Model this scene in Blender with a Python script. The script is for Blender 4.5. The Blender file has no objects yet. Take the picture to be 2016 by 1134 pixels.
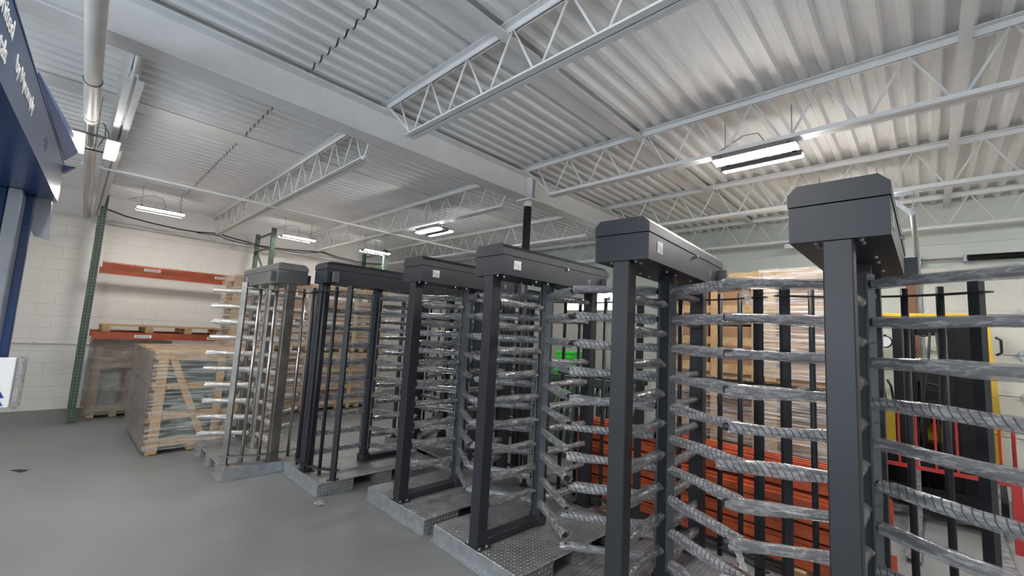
import bpy, math, random
import numpy as np
from mathutils import Matrix, Vector, Euler
random.seed(7)
C = bpy.context.scene.collection
SC = bpy.context.scene

# ------------------------------------------------------------------ camera
F_PX, ROLL, PITCH, YAW, CAM_H = 841.62, 0.0543291, 0.1064444, -0.7731731, 1.72
def _cam():
    cy, sy = math.cos(YAW), math.sin(YAW)
    fwd = Vector((sy, cy, 0)); rt = Vector((cy, -sy, 0)); up = Vector((0, 0, 1))
    f2 = fwd*math.cos(PITCH)+up*math.sin(PITCH); u2 = up*math.cos(PITCH)-fwd*math.sin(PITCH)
    r3 = rt*math.cos(ROLL)+u2*math.sin(ROLL); u3 = u2*math.cos(ROLL)-rt*math.sin(ROLL)
    m = Matrix(((r3.x, u3.x, -f2.x, 0), (r3.y, u3.y, -f2.y, 0), (r3.z, u3.z, -f2.z, CAM_H), (0, 0, 0, 1)))
    cd = bpy.data.cameras.new('camera'); cd.sensor_width = 36; cd.lens = F_PX/2016*36
    cd.clip_start = 0.05; cd.clip_end = 200
    o = bpy.data.objects.new('camera', cd); C.objects.link(o); o.matrix_world = m
    SC.camera = o
_cam()

# ------------------------------------------------------------------ world, exposure
w = bpy.data.worlds.new('world'); SC.world = w; w.use_nodes = True
w.node_tree.nodes['Background'].inputs[0].default_value = (0.75, 0.85, 1.0, 1)
w.node_tree.nodes['Background'].inputs[1].default_value = 0.6
SC.view_settings.view_transform = 'Standard'; SC.view_settings.look = 'None'
SC.view_settings.exposure = 0.18; SC.view_settings.gamma = 1.0
SC.view_settings.use_curve_mapping = False
LAMP_PANEL = 145.0

# ------------------------------------------------------------------ materials
class NT:
    def __init__(s, name):
        s.m = bpy.data.materials.new(name); s.m.use_nodes = True
        s.t = s.m.node_tree; s.b = s.t.nodes['Principled BSDF']; s.out = s.t.nodes['Material Output']
    def n(s, typ, **kw):
        nd = s.t.nodes.new(typ)
        for k, v in kw.items():
            if k.startswith('i_'):
                key = k[2:]; key = int(key) if key.isdigit() else key.replace('_', ' ')
                s.put(nd.inputs[key], v)
            else: setattr(nd, k, v)
        return nd
    def put(s, sock, v):
        if hasattr(v, 'is_linked') or isinstance(v, bpy.types.NodeSocket): s.t.links.new(v, sock)
        else: sock.default_value = v
    def math(s, op, a, b=None, c=None):
        nd = s.t.nodes.new('ShaderNodeMath'); nd.operation = op
        s.put(nd.inputs[0], a)
        if b is not None: s.put(nd.inputs[1], b)
        if c is not None: s.put(nd.inputs[2], c)
        return nd.outputs[0]
    def obj(s): return s.n('ShaderNodeTexCoord').outputs['Object']
    def noise(s, scale, detail=3, vec=None, rough=0.55):
        nd = s.n('ShaderNodeTexNoise'); nd.inputs['Scale'].default_value = scale
        nd.inputs['Detail'].default_value = detail; nd.inputs['Roughness'].default_value = rough
        if vec is not None: s.t.links.new(vec, nd.inputs['Vector'])
        return nd.outputs[0]
    def ramp(s, fac, stops):
        r = s.n('ShaderNodeValToRGB'); s.t.links.new(fac, r.inputs[0])
        e = r.color_ramp.elements
        while len(e) < len(stops): e.new(0.5)
        for i, (p, c) in enumerate(stops): e[i].position = p; e[i].color = (*c, 1) if len(c) == 3 else c
        return r.outputs[0]
    def mapping(s, vec, scale=(1, 1, 1), rot=(0, 0, 0)):
        mp = s.n('ShaderNodeMapping'); s.t.links.new(vec, mp.inputs[0])
        mp.inputs['Scale'].default_value = scale; mp.inputs['Rotation'].default_value = rot
        return mp.outputs[0]
    def bump(s, h, strength=0.3, dist=0.01):
        b = s.n('ShaderNodeBump'); s.t.links.new(h, b.inputs['Height'])
        b.inputs['Strength'].default_value = strength; b.inputs['Distance'].default_value = dist
        s.t.links.new(b.outputs[0], s.b.inputs['Normal']); return b.outputs[0]
    def set(s, col=None, rough=None, metal=None, spec=None):
        if col is not None: s.put(s.b.inputs['Base Color'], (*col, 1) if isinstance(col, tuple) and len(col) == 3 else col)
        if rough is not None: s.put(s.b.inputs['Roughness'], rough)
        if metal is not None: s.put(s.b.inputs['Metallic'], metal)
        if spec is not None: s.put(s.b.inputs['Specular IOR Level'], spec)
        return s

M = {}
def plain(name, col, rough=0.5, metal=0.0, var=0.12, scale=6.0, spec=0.5, bump=0.0, bscale=60):
    t = NT(name)
    nz = t.noise(scale, 4, t.obj())
    a = tuple(min(1, c*(1-var)) for c in col); b = tuple(min(1, c*(1+var)) for c in col)
    t.set(t.ramp(nz, [(0.3, a), (0.7, b)]), rough, metal, spec)
    if bump: t.bump(t.noise(bscale, 3, t.obj()), bump, 0.004)
    M[name] = t.m; return t
plain('black_paint', (0.025, 0.027, 0.032), 0.45, 0, 0.06, 3, 0.35, 0.06, 500)
plain('strip_paint', (0.085, 0.10, 0.115), 0.45, 0, 0.06, 3)
plain('header_paint', (0.018, 0.021, 0.030), 0.42, 0, 0.05, 3, 0.35, 0.05, 500)
plain('grey_header', (0.15, 0.15, 0.15), 0.42, 0.3, 0.06, 3)
t = plain('bare_steel', (0.22, 0.205, 0.19), 0.48, 0.85, 0.35, 4)
plain('polished_steel', (0.5, 0.48, 0.46), 0.22, 0.95, 0.1, 6)
plain('galvanised', (0.42, 0.45, 0.48), 0.42, 0.7, 0.18, 14)
plain('white_paint', (0.74, 0.73, 0.71), 0.55, 0, 0.03, 3)
plain('joist_paint', (0.76, 0.765, 0.77), 0.5, 0, 0.04, 5)
plain('lamp_housing', (0.20, 0.20, 0.20), 0.6, 0, 0.05, 5, 0.2)
plain('duct_paint', (0.62, 0.60, 0.57), 0.5, 0, 0.06, 5)
plain('door_white', (0.60, 0.595, 0.545), 0.4, 0, 0.03, 3)
plain('back_wall_paint', (0.66, 0.70, 0.66), 0.6, 0, 0.03, 2)
plain('orange_paint', (0.50, 0.095, 0.03), 0.45, 0, 0.35, 4)
plain('rack_orange', (0.36, 0.075, 0.03), 0.5, 0, 0.2, 5)
plain('red_paint', (0.42, 0.03, 0.03), 0.45, 0, 0.15, 5)
plain('yellow_paint', (0.62, 0.42, 0.03), 0.45, 0, 0.15, 4)
plain('mast_black', (0.010, 0.010, 0.011), 0.55, 0, 0.3, 6, 0.2)
plain('rubber', (0.012, 0.012, 0.013), 0.75, 0, 0.2, 10)
plain('cardboard', (0.32, 0.18, 0.10), 0.8, 0, 0.1, 3)
plain('portal_blue', (0.014, 0.052, 0.17), 0.25, 0, 0.08, 3, 0.6)
plain('portal_bright', (0.01, 0.085, 0.34), 0.3, 0, 0.08, 3)
plain('portal_grey', (0.33, 0.35, 0.40), 0.22, 0.2, 0.15, 6)
plain('portal_dark', (0.012, 0.016, 0.018), 0.4, 0, 0.1, 3)
plain('print_white', (0.85, 0.85, 0.85), 0.5, 0, 0.02, 3)
plain('print_blue', (0.02, 0.05, 0.35), 0.5, 0, 0.02, 3)
plain('print_dark', (0.02, 0.02, 0.025), 0.5, 0, 0.02, 3)
plain('silver_label', (0.42, 0.44, 0.46), 0.3, 0.5, 0.35, 40)
plain('screw', (0.6, 0.6, 0.6), 0.3, 0.9, 0.1, 3)
plain('bright_green', (0.05, 0.75, 0.06), 0.5, 0, 0.1, 5)
plain('green_goods', (0.19, 0.25, 0.21), 0.5, 0, 0.25, 7, 0.5, 0.4, 9)
plain('cable_black', (0.015, 0.015, 0.015), 0.6)
plain('cable_grey', (0.25, 0.25, 0.24), 0.6)
plain('lens_grey', (0.5, 0.5, 0.5), 0.15)
plain('fork_steel', (0.30, 0.31, 0.33), 0.4, 0.6, 0.6, 14)
plain('brown_wood', (0.30, 0.14, 0.07), 0.7)
plain('grey_plastic', (0.10, 0.105, 0.115), 0.5)
plain('concrete_base', (0.3, 0.3, 0.3), 0.7)

def wood(name, a, b, dk):
    t = NT(name)
    rnd = t.n('ShaderNodeObjectInfo').outputs['Random']
    co = t.n('ShaderNodeVectorMath', operation='ADD'); t.t.links.new(t.obj(), co.inputs[0])
    t.t.links.new(rnd, co.inputs[1])
    g = t.noise(9, 4, t.mapping(co.outputs[0], (1, 1, 1)))
    k = t.noise(30, 3, co.outputs[0])
    mixv = t.math('ADD', t.math('MULTIPLY', g, 0.7), t.math('MULTIPLY', k, 0.3))
    t.set(t.ramp(mixv, [(0.3, dk), (0.45, a), (0.7, b)]), 0.75)
    t.bump(k, 0.15, 0.003); M[name] = t.m
wood('pine', (0.42, 0.27, 0.135), (0.53, 0.37, 0.20), (0.29, 0.17, 0.08))
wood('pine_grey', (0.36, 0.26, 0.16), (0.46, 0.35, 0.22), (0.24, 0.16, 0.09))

def emit(name, col, s):
    t = NT(name); e = t.n('ShaderNodeEmission'); e.inputs[0].default_value = (*col, 1); e.inputs[1].default_value = s
    t.t.links.new(e.outputs[0], t.out.inputs[0]); M[name] = t.m
emit('lamp_panel', (1.0, 0.97, 0.93), LAMP_PANEL)
emit('lamp_panel_soft', (1.0, 0.97, 0.93), LAMP_PANEL*0.45)
emit('daylight_pane', (0.93, 1.0, 1.0), 6.0)
emit('added_daylight', (0.74, 0.87, 1.0), 11.0)

def floor_mat():
    t = NT('floor_paint'); co = t.obj()
    big = t.noise(0.45, 4, co); mid = t.noise(1.7, 6, co, 0.6); fine = t.noise(45, 3, co)
    v = t.math('ADD', t.math('MULTIPLY', big, 0.55), t.math('MULTIPLY', mid, 0.45))
    t.set(t.ramp(v, [(0.25, (0.15, 0.153, 0.158)), (0.75, (0.235, 0.236, 0.236))]),
          t.ramp(mid, [(0.25, (0.42, 0.42, 0.42)), (0.75, (0.56, 0.56, 0.56))]), 0, 0.35)
    t.bump(fine, 0.05, 0.002); M['floor_paint'] = t.m
floor_mat()

def deck_mat():
    t = NT('deck_paint'); co = t.obj()
    a = t.noise(1.1, 4, t.mapping(co, (3, 0.5, 1))); b = t.noise(9, 4, t.mapping(co, (4, 0.6, 1)))
    v = t.math('ADD', t.math('MULTIPLY', a, 0.55), t.math('MULTIPLY', b, 0.45))
    t.set(t.ramp(v, [(0.3, (0.74, 0.745, 0.74)), (0.7, (0.84, 0.845, 0.845))]), 0.6); M['deck_paint'] = t.m
deck_mat()

def block_mat():
    t = NT('block_paint'); co = t.n('ShaderNodeNewGeometry').outputs['Position']
    a = t.noise(2.0, 4, co); b = t.noise(55, 3, co)
    t.set(t.ramp(a, [(0.3, (0.70, 0.67, 0.62)), (0.7, (0.76, 0.735, 0.69))]), 0.55)
    t.bump(b, 0.25, 0.004); M['block_paint'] = t.m
block_mat()

def tread_mat():
    # galvanised diamond plate: raised lens treads in alternating directions (fine relief)
    t = NT('diamond_plate'); sep = t.n('ShaderNodeSeparateXYZ'); t.t.links.new(t.obj(), sep.inputs[0])
    X, Y, Z = sep.outputs
    nrm = t.n('ShaderNodeSeparateXYZ'); tc = t.n('ShaderNodeTexCoord'); t.t.links.new(tc.outputs['Normal'], nrm.inputs[0])
    up = t.math('GREATER_THAN', t.math('ABSOLUTE', nrm.outputs[2]), 0.7)
    # v coordinate: Y on the top, Z on the skirts ; u coordinate: X on top, X+Y on skirts
    u = t.math('ADD', X, t.math('MULTIPLY', t.math('SUBTRACT', 1.0, up), Y))
    v = t.math('ADD', t.math('MULTIPLY', up, Y), t.math('MULTIPLY', t.math('SUBTRACT', 1.0, up), Z))
    k = 1/0.033
    u = t.math('MULTIPLY', u, k); v = t.math('MULTIPLY', v, k)
    cu = t.math('FLOOR', u); cv = t.math('FLOOR', v)
    par = t.math('MODULO', t.math('ABSOLUTE', t.math('ADD', cu, cv)), 2.0)
    lu = t.math('SUBTRACT', t.math('FRACT', u), 0.5); lv = t.math('SUBTRACT', t.math('FRACT', v), 0.5)
    a = t.math('ADD', lu, lv); b = t.math('SUBTRACT', lu, lv)
    p = t.math('ADD', t.math('MULTIPLY', a, par), t.math('MULTIPLY', b, t.math('SUBTRACT', 1.0, par)))
    q = t.math('ADD', t.math('MULTIPLY', b, par), t.math('MULTIPLY', a, t.math('SUBTRACT', 1.0, par)))
    e = t.math('ADD', t.math('POWER', t.math('ABSOLUTE', t.math('MULTIPLY', p, 1.15)), 2.0), t.math('POWER', t.math('ABSOLUTE', t.math('MULTIPLY', q, 3.3)), 2.0))
    h = t.math('MAXIMUM', t.math('SUBTRACT', 1.0, t.math('MULTIPLY', e, 3.2)), 0.0)
    nz = t.noise(7, 5, t.obj())
    base = t.ramp(nz, [(0.3, (0.22, 0.225, 0.23)), (0.7, (0.38, 0.385, 0.39))])
    mx = t.n('ShaderNodeMixRGB'); t.t.links.new(t.math('MINIMUM', t.math('MULTIPLY', h, 2.0), 1.0), mx.inputs[0]); t.t.links.new(base, mx.inputs[1]); mx.inputs[2].default_value = (0.90, 0.91, 0.92, 1)  # treads paler than the plate: worn tops, with their glints painted in
    t.set(mx.outputs[0], t.math('SUBTRACT', 0.42, t.math('MULTIPLY', h, 0.2)), 0.6)
    t.bump(h, 1.0, 0.008); M['diamond_plate'] = t.m
tread_mat()

def sleeve_mat(name, striped, base, opac):
    # thin crinkled clear plastic over a dark tube: mostly see-through, whitish along the creases
    t = NT(name); co = t.obj()
    cr = t.noise(1.0, 3, t.mapping(co, (7, 30, 30)), 0.55)
    cr2 = t.noise(1.0, 3, t.mapping(co, (26, 45, 45)), 0.5)
    crease = t.math('ABSOLUTE', t.math('SUBTRACT', cr, 0.5))
    col = t.ramp(crease, [(0.0, tuple(min(1, b*1.3) for b in base)), (0.05, base), (0.25, tuple(b*0.85 for b in base))])
    op = t.ramp(crease, [(0.0, (min(1, opac+0.14),)*3), (0.06, (opac,)*3), (0.25, (opac-0.08,)*3)])
    if striped:
        sp = t.n('ShaderNodeSeparateXYZ'); t.t.links.new(co, sp.inputs[0])
        ang = t.math('ARCTAN2', sp.outputs[1], sp.outputs[2])
        s = t.math('FRACT', t.math('ADD', t.math('MULTIPLY', ang, 3/(2*math.pi)), t.math('MULTIPLY', sp.outputs[0], 30.0)))
        mx = t.n('ShaderNodeMixRGB'); t.t.links.new(t.math('MULTIPLY', t.math('LESS_THAN', s, 0.2), 0.75), mx.inputs[0])
        t.t.links.new(col, mx.inputs[1]); mx.inputs[2].default_value = (0.05, 0.05, 0.055, 1); col = mx.outputs[0]
    t.set(col, 0.16, 0, 1.0)
    hh = t.math('ADD', cr, t.math('MULTIPLY', cr2, 0.5))
    t.bump(hh, 0.5, 0.012)
    tr = t.n('ShaderNodeBsdfTransparent'); mix = t.n('ShaderNodeMixShader')
    t.t.links.new(op, mix.inputs[0])
    t.t.links.new(tr.outputs[0], mix.inputs[1]); t.t.links.new(t.b.outputs[0], mix.inputs[2])
    t.t.links.new(mix.outputs[0], t.out.inputs[0]); M[name] = t.m
sleeve_mat('sleeve_clear', False, (0.36, 0.36, 0.375), 0.46)
sleeve_mat('sleeve_striped', True, (0.40, 0.40, 0.415), 0.52)
sleeve_mat('sleeve_white', False, (0.50, 0.48, 0.46), 0.6)

def film_mat(name, axis_scale, rot, lo, hi, base):
    t = NT(name); co = t.obj()
    st = t.noise(1.0, 5, t.mapping(co, axis_scale, rot), 0.6)
    cr = t.noise(9, 4, co)
    t.set(base, 0.18, 0, 0.9)
    t.bump(t.math('ADD', st, t.math('MULTIPLY', cr, 0.5)), 0.8, 0.02)
    tr = t.n('ShaderNodeBsdfTransparent'); mix = t.n('ShaderNodeMixShader')
    t.t.links.new(t.ramp(st, [(0.42, (lo,)*3), (0.68, (hi,)*3)]), mix.inputs[0])
    t.t.links.new(tr.outputs[0], mix.inputs[1]); t.t.links.new(t.b.outputs[0], mix.inputs[2])
    t.t.links.new(mix.outputs[0], t.out.inputs[0]); M[name] = t.m
film_mat('stretch_film', (2.5, 2.5, 34), (0.25, 0.25, 0), 0.05, 0.55, (0.75, 0.75, 0.75))
film_mat('stretch_film_dense', (2.0, 2.0, 45), (0, 0.06, 0), 0.08, 0.85, (0.80, 0.80, 0.80))
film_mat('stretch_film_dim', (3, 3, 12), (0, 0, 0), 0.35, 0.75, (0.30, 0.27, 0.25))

def rack_post_mat(name, col):
    # green rack column: rows of punched holes seen as dark teardrops (too small to cut)
    t = NT(name); sep = t.n('ShaderNodeSeparateXYZ'); t.t.links.new(t.obj(), sep.inputs[0])
    du = t.math('SUBTRACT', t.math('ABSOLUTE', sep.outputs[1]), 0.019)
    fz = t.math('SUBTRACT', t.math('FRACT', t.math('DIVIDE', sep.outputs[2], 0.0508)), 0.5)
    e = t.math('ADD', t.math('POWER', t.math('ABSOLUTE', t.math('DIVIDE', du, 0.0085)), 2.0), t.math('POWER', t.math('ABSOLUTE', t.math('DIVIDE', fz, 0.27)), 2.0))
    nz = t.noise(6, 3, t.obj()); c0 = t.ramp(nz, [(0.3, tuple(c*0.8 for c in col)), (0.7, tuple(c*1.2 for c in col))])
    mx = t.n('ShaderNodeMixRGB'); t.t.links.new(t.math('LESS_THAN', e, 1.0), mx.inputs[0]); t.t.links.new(c0, mx.inputs[1]); mx.inputs[2].default_value = (0.01, 0.012, 0.01, 1)
    t.set(mx.outputs[0], 0.45); M[name] = t.m
rack_post_mat('rack_green', (0.075, 0.115, 0.088))
plain('rack_green_plain', (0.075, 0.11, 0.085), 0.45)

# ------------------------------------------------------------------ mesh builder
class MB:
    def __init__(s): s.v = []; s.f = []
    def add(s, vs, fs):
        o = len(s.v); s.v += [tuple(p) for p in vs]; s.f += [tuple(i+o for i in f) for f in fs]; return s
    def box(s, x0, x1, y0, y1, z0, z1):
        return s.add([(x0,y0,z0),(x1,y0,z0),(x1,y1,z0),(x0,y1,z0),(x0,y0,z1),(x1,y0,z1),(x1,y1,z1),(x0,y1,z1)],
                     [(0,3,2,1),(4,5,6,7),(0,1,5,4),(1,2,6,5),(2,3,7,6),(3,0,4,7)])
    def beam(s, p0, p1, wd, ht, up=(0,0,1)):
        p0, p1 = Vector(p0), Vector(p1); d = (p1-p0).normalized(); u = Vector(up)
        if abs(d.dot(u)) > 0.99: u = Vector((1,0,0))
        sd = d.cross(u).normalized(); u = sd.cross(d).normalized()
        q = []
        for p in (p0, p1):
            for a, b in ((-1,-1),(1,-1),(1,1),(-1,1)): q.append(p+sd*(a*wd/2)+u*(b*ht/2))
        return s.add(q, [(0,1,2,3),(7,6,5,4),(0,4,5,1),(1,5,6,2),(2,6,7,3),(3,7,4,0)])
    def prism(s, prof, x0, x1, axis='x'):
        n = len(prof); q = []
        for xx in (x0, x1):
            for a, b in prof:
                q.append((xx,a,b) if axis == 'x' else ((a,xx,b) if axis == 'y' else (a,b,xx)))
        return s.add(q, [tuple(range(n-1,-1,-1)), tuple(range(n,2*n))]+[(i,(i+1)%n,n+(i+1)%n,n+i) for i in range(n)])
    def cyl(s, p0, p1, r, n=12, r1=None):
        return s.tube([p0, p1], r, n, [r, r if r1 is None else r1])
    def tube(s, path, r, n=8, rs=None):
        P = [Vector(p) for p in path]; q = []; ref = None
        for i, p in enumerate(P):
            d = (P[min(i+1,len(P)-1)]-P[max(i-1,0)]).normalized()
            if ref is None:
                ref = Vector((0,0,1)) if abs(d.z) < 0.9 else Vector((1,0,0))
            a = d.cross(ref).normalized(); b = a.cross(d).normalized(); ref = b
            rr = rs[i] if rs else r
            for k in range(n):
                t = 2*math.pi*k/n; q.append(p+a*(rr*math.cos(t))+b*(rr*math.sin(t)))
        m = len(P); fs = []
        for i in range(m-1):
            for k in range(n):
                fs.append((i*n+k, i*n+(k+1)%n, (i+1)*n+(k+1)%n, (i+1)*n+k))
        fs += [tuple(range(n-1,-1,-1)), tuple(range((m-1)*n, m*n))]
        return s.add(q, fs)
    def mesh(s, name, mat, smooth=False):
        me = bpy.data.meshes.new(name); me.from_pydata(s.v, [], s.f); me.materials.append(M[mat])
        import bmesh
        bm = bmesh.new(); bm.from_mesh(me); bmesh.ops.recalc_face_normals(bm, faces=bm.faces); bm.to_mesh(me); bm.free()
        if smooth:
            for p in me.polygons: p.use_smooth = len(p.vertices) == 4
        me.update(); return me
    def build(s, name, mat, parent=None, loc=(0,0,0), rot=(0,0,0), smooth=False):
        return inst(name, s.mesh(name, mat, smooth), parent, loc, rot)

def inst(name, me, parent=None, loc=(0,0,0), rot=(0,0,0)):
    o = bpy.data.objects.new(name, me); C.objects.link(o); o.location = loc; o.rotation_euler = rot
    if parent is not None: o.parent = parent
    return o
def tag(o, label=None, cat=None, group=None, kind=None):
    if label: o['label'] = label
    if cat: o['category'] = cat
    if group: o['group'] = group
    if kind: o['kind'] = kind
    return o
def thing(name, label, cat, loc=(0,0,0), rotz=0.0, group=None):
    o = bpy.data.objects.new(name, None); C.objects.link(o); o.location = loc; o.rotation_euler = (0,0,rotz)
    o.empty_display_size = 0.1
    return tag(o, label, cat, group)
def struct(o): o['kind'] = 'structure'; return o
def bevel_box(x0,x1,y0,y1,z0,z1,b=0.006):
    # box with chamfered vertical edges and top/bottom rims
    mb = MB(); rings = []
    for z, ins in ((z0, b), (z0+b, 0), (z1-b, 0), (z1, b)):
        X0,X1,Y0,Y1 = x0+ins,x1-ins,y0+ins,y1-ins
        c = b
        rings.append([(X0+c,Y0,z),(X1-c,Y0,z),(X1,Y0+c,z),(X1,Y1-c,z),(X1-c,Y1,z),(X0+c,Y1,z),(X0,Y1-c,z),(X0,Y0+c,z)])
    v = [p for r in rings for p in r]; f = [tuple(range(7,-1,-1)), tuple(range(24,32))]
    for i in range(3):
        for k in range(8): f.append((i*8+k, i*8+(k+1)%8, (i+1)*8+(k+1)%8, (i+1)*8+k))
    return mb.add(v, f)

# ================================================================== THE BUILDING
XW, YB, XE, YS = -10.85, 8.35, 5.2, -5.2
ZD = 3.86                                   # underside of the roof deck ribs
struct(MB().box(XW-0.3, XE+0.2, YS-0.2, YB+0.2, -0.15, 0.0).build('floor', 'floor_paint'))

# left block wall: backing, blocks as parts
wl = struct(MB().box(XW-0.25, XW-0.008, YS, YB, 0, 4.0).build('wall_left', 'block_paint'))
blk = bevel_box(-0.012, -0.0045, -0.1965, 0.1965, -0.0975, 0.0975, 0.003).mesh('block', 'block_paint')
far = MB(); nb = 0
for r in range(17):
    z = 0.1+r*0.2
    y = YS+0.2+(0.2 if r % 2 else 0)
    while y < YB-0.2:
        if -1.0 < y < 3.75 and nb < 300 and z < 3.35:
            inst('block', blk, wl, (XW, y, z)); nb += 1
        else:
            far.box(XW-0.012, XW-0.0045, y-0.1965, y+0.1965, z-0.0975, z+0.0975)
        y += 0.4
tag(far.build('block_field', 'block_paint', wl), kind='stuff')
MB().box(XW-0.02, XW-0.003, YS, YB, 3.40, 4.0).build('plaster_band', 'white_paint', wl)

# back wall with two door openings closed by sectional doors
wb = struct(MB().box(XW, XE, YB, YB+0.25, 0, 4.0).build('wall_back', 'back_wall_paint'))
MB().box(XW, XE, YB-0.02, YB+0.01, 3.28, 3.86).build('upper_band', 'back_wall_paint', wb)
struct(MB().box(XE, XE+0.2, YS, YB, 0, 4.0).build('wall_right', 'white_paint'))
struct(MB().box(XW, XE, YS-0.2, YS, 0, 4.0).build('wall_front', 'white_paint'))

w1 = struct(bpy.data.objects.new('unseen_window_1', None)); C.objects.link(w1)  # unseen window, added to throw cool daylight on ceiling and header fronts
for i in range(4):
    a = -3.2+i*0.95
    MB().box(a+0.03, a+0.92, YS+0.004, YS+0.012, 0.93, 2.67).build('window_pane', 'added_daylight', w1)
    MB().box(a-0.03, a+0.03, YS, YS+0.05, 0.87, 2.73).build('window_mullion', 'white_paint', w1)
MB().box(0.57, 0.63, YS, YS+0.05, 0.87, 2.73).build('window_mullion', 'white_paint', w1)
for z in (0.87, 2.67): MB().box(-3.23, 0.63, YS, YS+0.05, z, z+0.06).build('window_rail', 'white_paint', w1)

def garage_door(n, x0, x1, ztop, window=None):
    d = struct(bpy.data.objects.new('door_%d' % n, None)); C.objects.link(d)
    zs = [0.0, 0.26, 0.77, 1.28, 1.79, 2.30, 2.81, ztop] if n == 1 else [0.0, 0.52, 1.04, 1.56, 2.08, 2.60, ztop]
    y = YB-0.07
    for a, b in zip(zs[:-1], zs[1:]):
        p = MB().box(x0, x1, y, y+0.05, a+0.004, b-0.004)
        pan = p.build('door_panel', 'door_white', d)
        k = x0+0.05
        while k < x1-0.5 and b-a > 0.3:
            MB().box(k+0.05, k+0.75, y-0.006, y, a+0.05, b-0.05).build('raised_field', 'door_white', pan); k += 0.835
    for z in zs[1:-1]:
        k = x0+0.05
        while k < x1:
            hm = MB().prism([(-0.045,0),(0,-0.075),(0.045,0),(0,0.075)], y-0.016, y-0.006, 'y')
            h = hm.build('hinge', 'galvanised', d, (k, 0, z))
            MB().cyl((-0.05,y-0.02,0),(0.05,y-0.02,0),0.008,8).build('hinge_pin', 'galvanised', h)
            k += 0.835
    if window:
        for (wx0, wx1, wz0, wz1) in window:
            MB().box(wx0, wx1, y-0.012, y-0.004, wz0, wz1).build('window_pane', 'daylight_pane', d)
            fr = MB().box(wx0-0.04, wx1+0.04, y-0.02, y-0.001, wz1, wz1+0.04)
            fr.box(wx0-0.04, wx1+0.04, y-0.02, y-0.001, wz0-0.04, wz0).box(wx0-0.04, wx0, y-0.02, y-0.001, wz0, wz1).box(wx1, wx1+0.04, y-0.02, y-0.001, wz0, wz1)
            fr.build('window_frame', 'door_white', d)
    return d
garage_door(1, -0.04, 3.7, 2.95)
garage_door(2, -7.6, -4.3, 2.85, [(-5.35, -4.85, 2.36, 2.80), (-6.2, -5.7, 2.36, 2.6)])

# roof deck sheets (six ribs each), children of the ceiling
ce = struct(MB().box(XW-0.2, XE+0.2, YS-0.2, YB+0.2, 3.92, 4.05).build('ceiling', 'deck_paint'))
def deck_sheet(y0, y1):
    mb = MB(); P = 0.152; prof = []
    for k in range(6):
        o = k*P
        prof += [(o+0.0, 0.0), (o+0.048, 0.0), (o+0.066, 0.042), (o+0.134, 0.042)]
    prof.append((6*P+0.0, 0.0))
    n = len(prof); v = []; f = []
    for yy in (y0, y1):
        for dz in (0, 0.003):
            for a, b in prof: v.append((a, yy, b+dz))
    for i in range(n-1):
        f.append((i, i+1, 2*n+i+1, 2*n+i)); f.append((n+i+1, n+i, 3*n+i, 3*n+i+1))
        f.append((i+1, i, n+i, n+i+1)); f.append((2*n+i, 2*n+i+1, 3*n+i+1, 3*n+i))
    return mb.add(v, f).mesh('deck_sheet', 'deck_paint')
rows = [(YS, 1.193), (1.207, 7.293), (7.307, YB)]
for ri, (a, b) in enumerate(rows):
    me = deck_sheet(a, b); x = XW
    while x < XE:
        inst('deck_sheet', me, ce, (x, 0, ZD)); x += 0.912
# flat closure strips below the deck
for (x0, x1) in ((-5.98, -5.68), (-2.36, -2.10)):
    MB().box(x0, x1, YS, YB, ZD-0.009, ZD-0.006).build('closure_strip', 'deck_paint', ce)

# main girder (I section), along Y
g = MB(); gx = -3.752
g.prism([(gx-0.102,3.488),(gx+0.102,3.488),(gx+0.102,3.502),(gx+0.006,3.502),(gx+0.006,3.786),(gx+0.102,3.786),(gx+0.102,3.80),(gx-0.102,3.80),(gx-0.102,3.786),(gx-0.006,3.786),(gx-0.006,3.502),(gx-0.102,3.502)], YS, YB, 'y')
gd = thing('roof_girder', 'grey-white steel girder crossing the ceiling from upper left to the round column', 'girder', (0,0,0))
g.build('girder_section', 'joist_paint', gd)
for yy in (4.02, 4.10):
    MB().box(gx+0.006, gx+0.1, yy-0.006, yy+0.006, 3.502, 3.786).build('stiffener_plate', 'joist_paint', gd)
col = thing('support_column', 'dark round steel column carrying the girder behind the turnstiles', 'column', (gx, 4.06, 0))
MB().cyl((0,0,0.02),(0,0,3.40),0.052,20).build('shaft', 'black_paint', col, smooth=True)
MB().cyl((0,0,3.40),(0,0,3.47),0.053,20).build('painted_top', 'joist_paint', col, smooth=True)
MB().box(-0.12,0.12,-0.10,0.10,3.47,3.488).build('cap_plate', 'joist_paint', col)
MB().box(-0.13,0.13,-0.13,0.13,0,0.02).build('foot_plate', 'black_paint', col)

# open-web joists
def chord(x0, x1, up):
    # two angles back to back, read as a wide flange with a slot
    if up: pr = [(-0.06,0.0),(-0.06,-0.007),(-0.016,-0.007),(-0.016,-0.05),(-0.009,-0.05),(-0.009,-0.012),(0.009,-0.012),(0.009,-0.05),(0.016,-0.05),(0.016,-0.007),(0.06,-0.007),(0.06,0.0)]
    else: pr = [(-0.055,0.0),(-0.009,0.0),(-0.009,0.03),(0.009,0.03),(0.009,0.0),(0.055,0.0),(0.055,0.007),(0.016,0.007),(0.016,0.05),(-0.016,0.05),(-0.016,0.007),(-0.055,0.007)]
    return MB().prism(pr, x0, x1, 'x')
JZ0 = 3.40
def rod_mesh(dx):
    return MB().cyl((0,0,ZD-0.03),(dx,0,JZ0+0.03),0.0095,6).mesh('web_rod','joist_paint',True)
rod_d, rod_u = rod_mesh(0.215), rod_mesh(-0.215)
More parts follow.
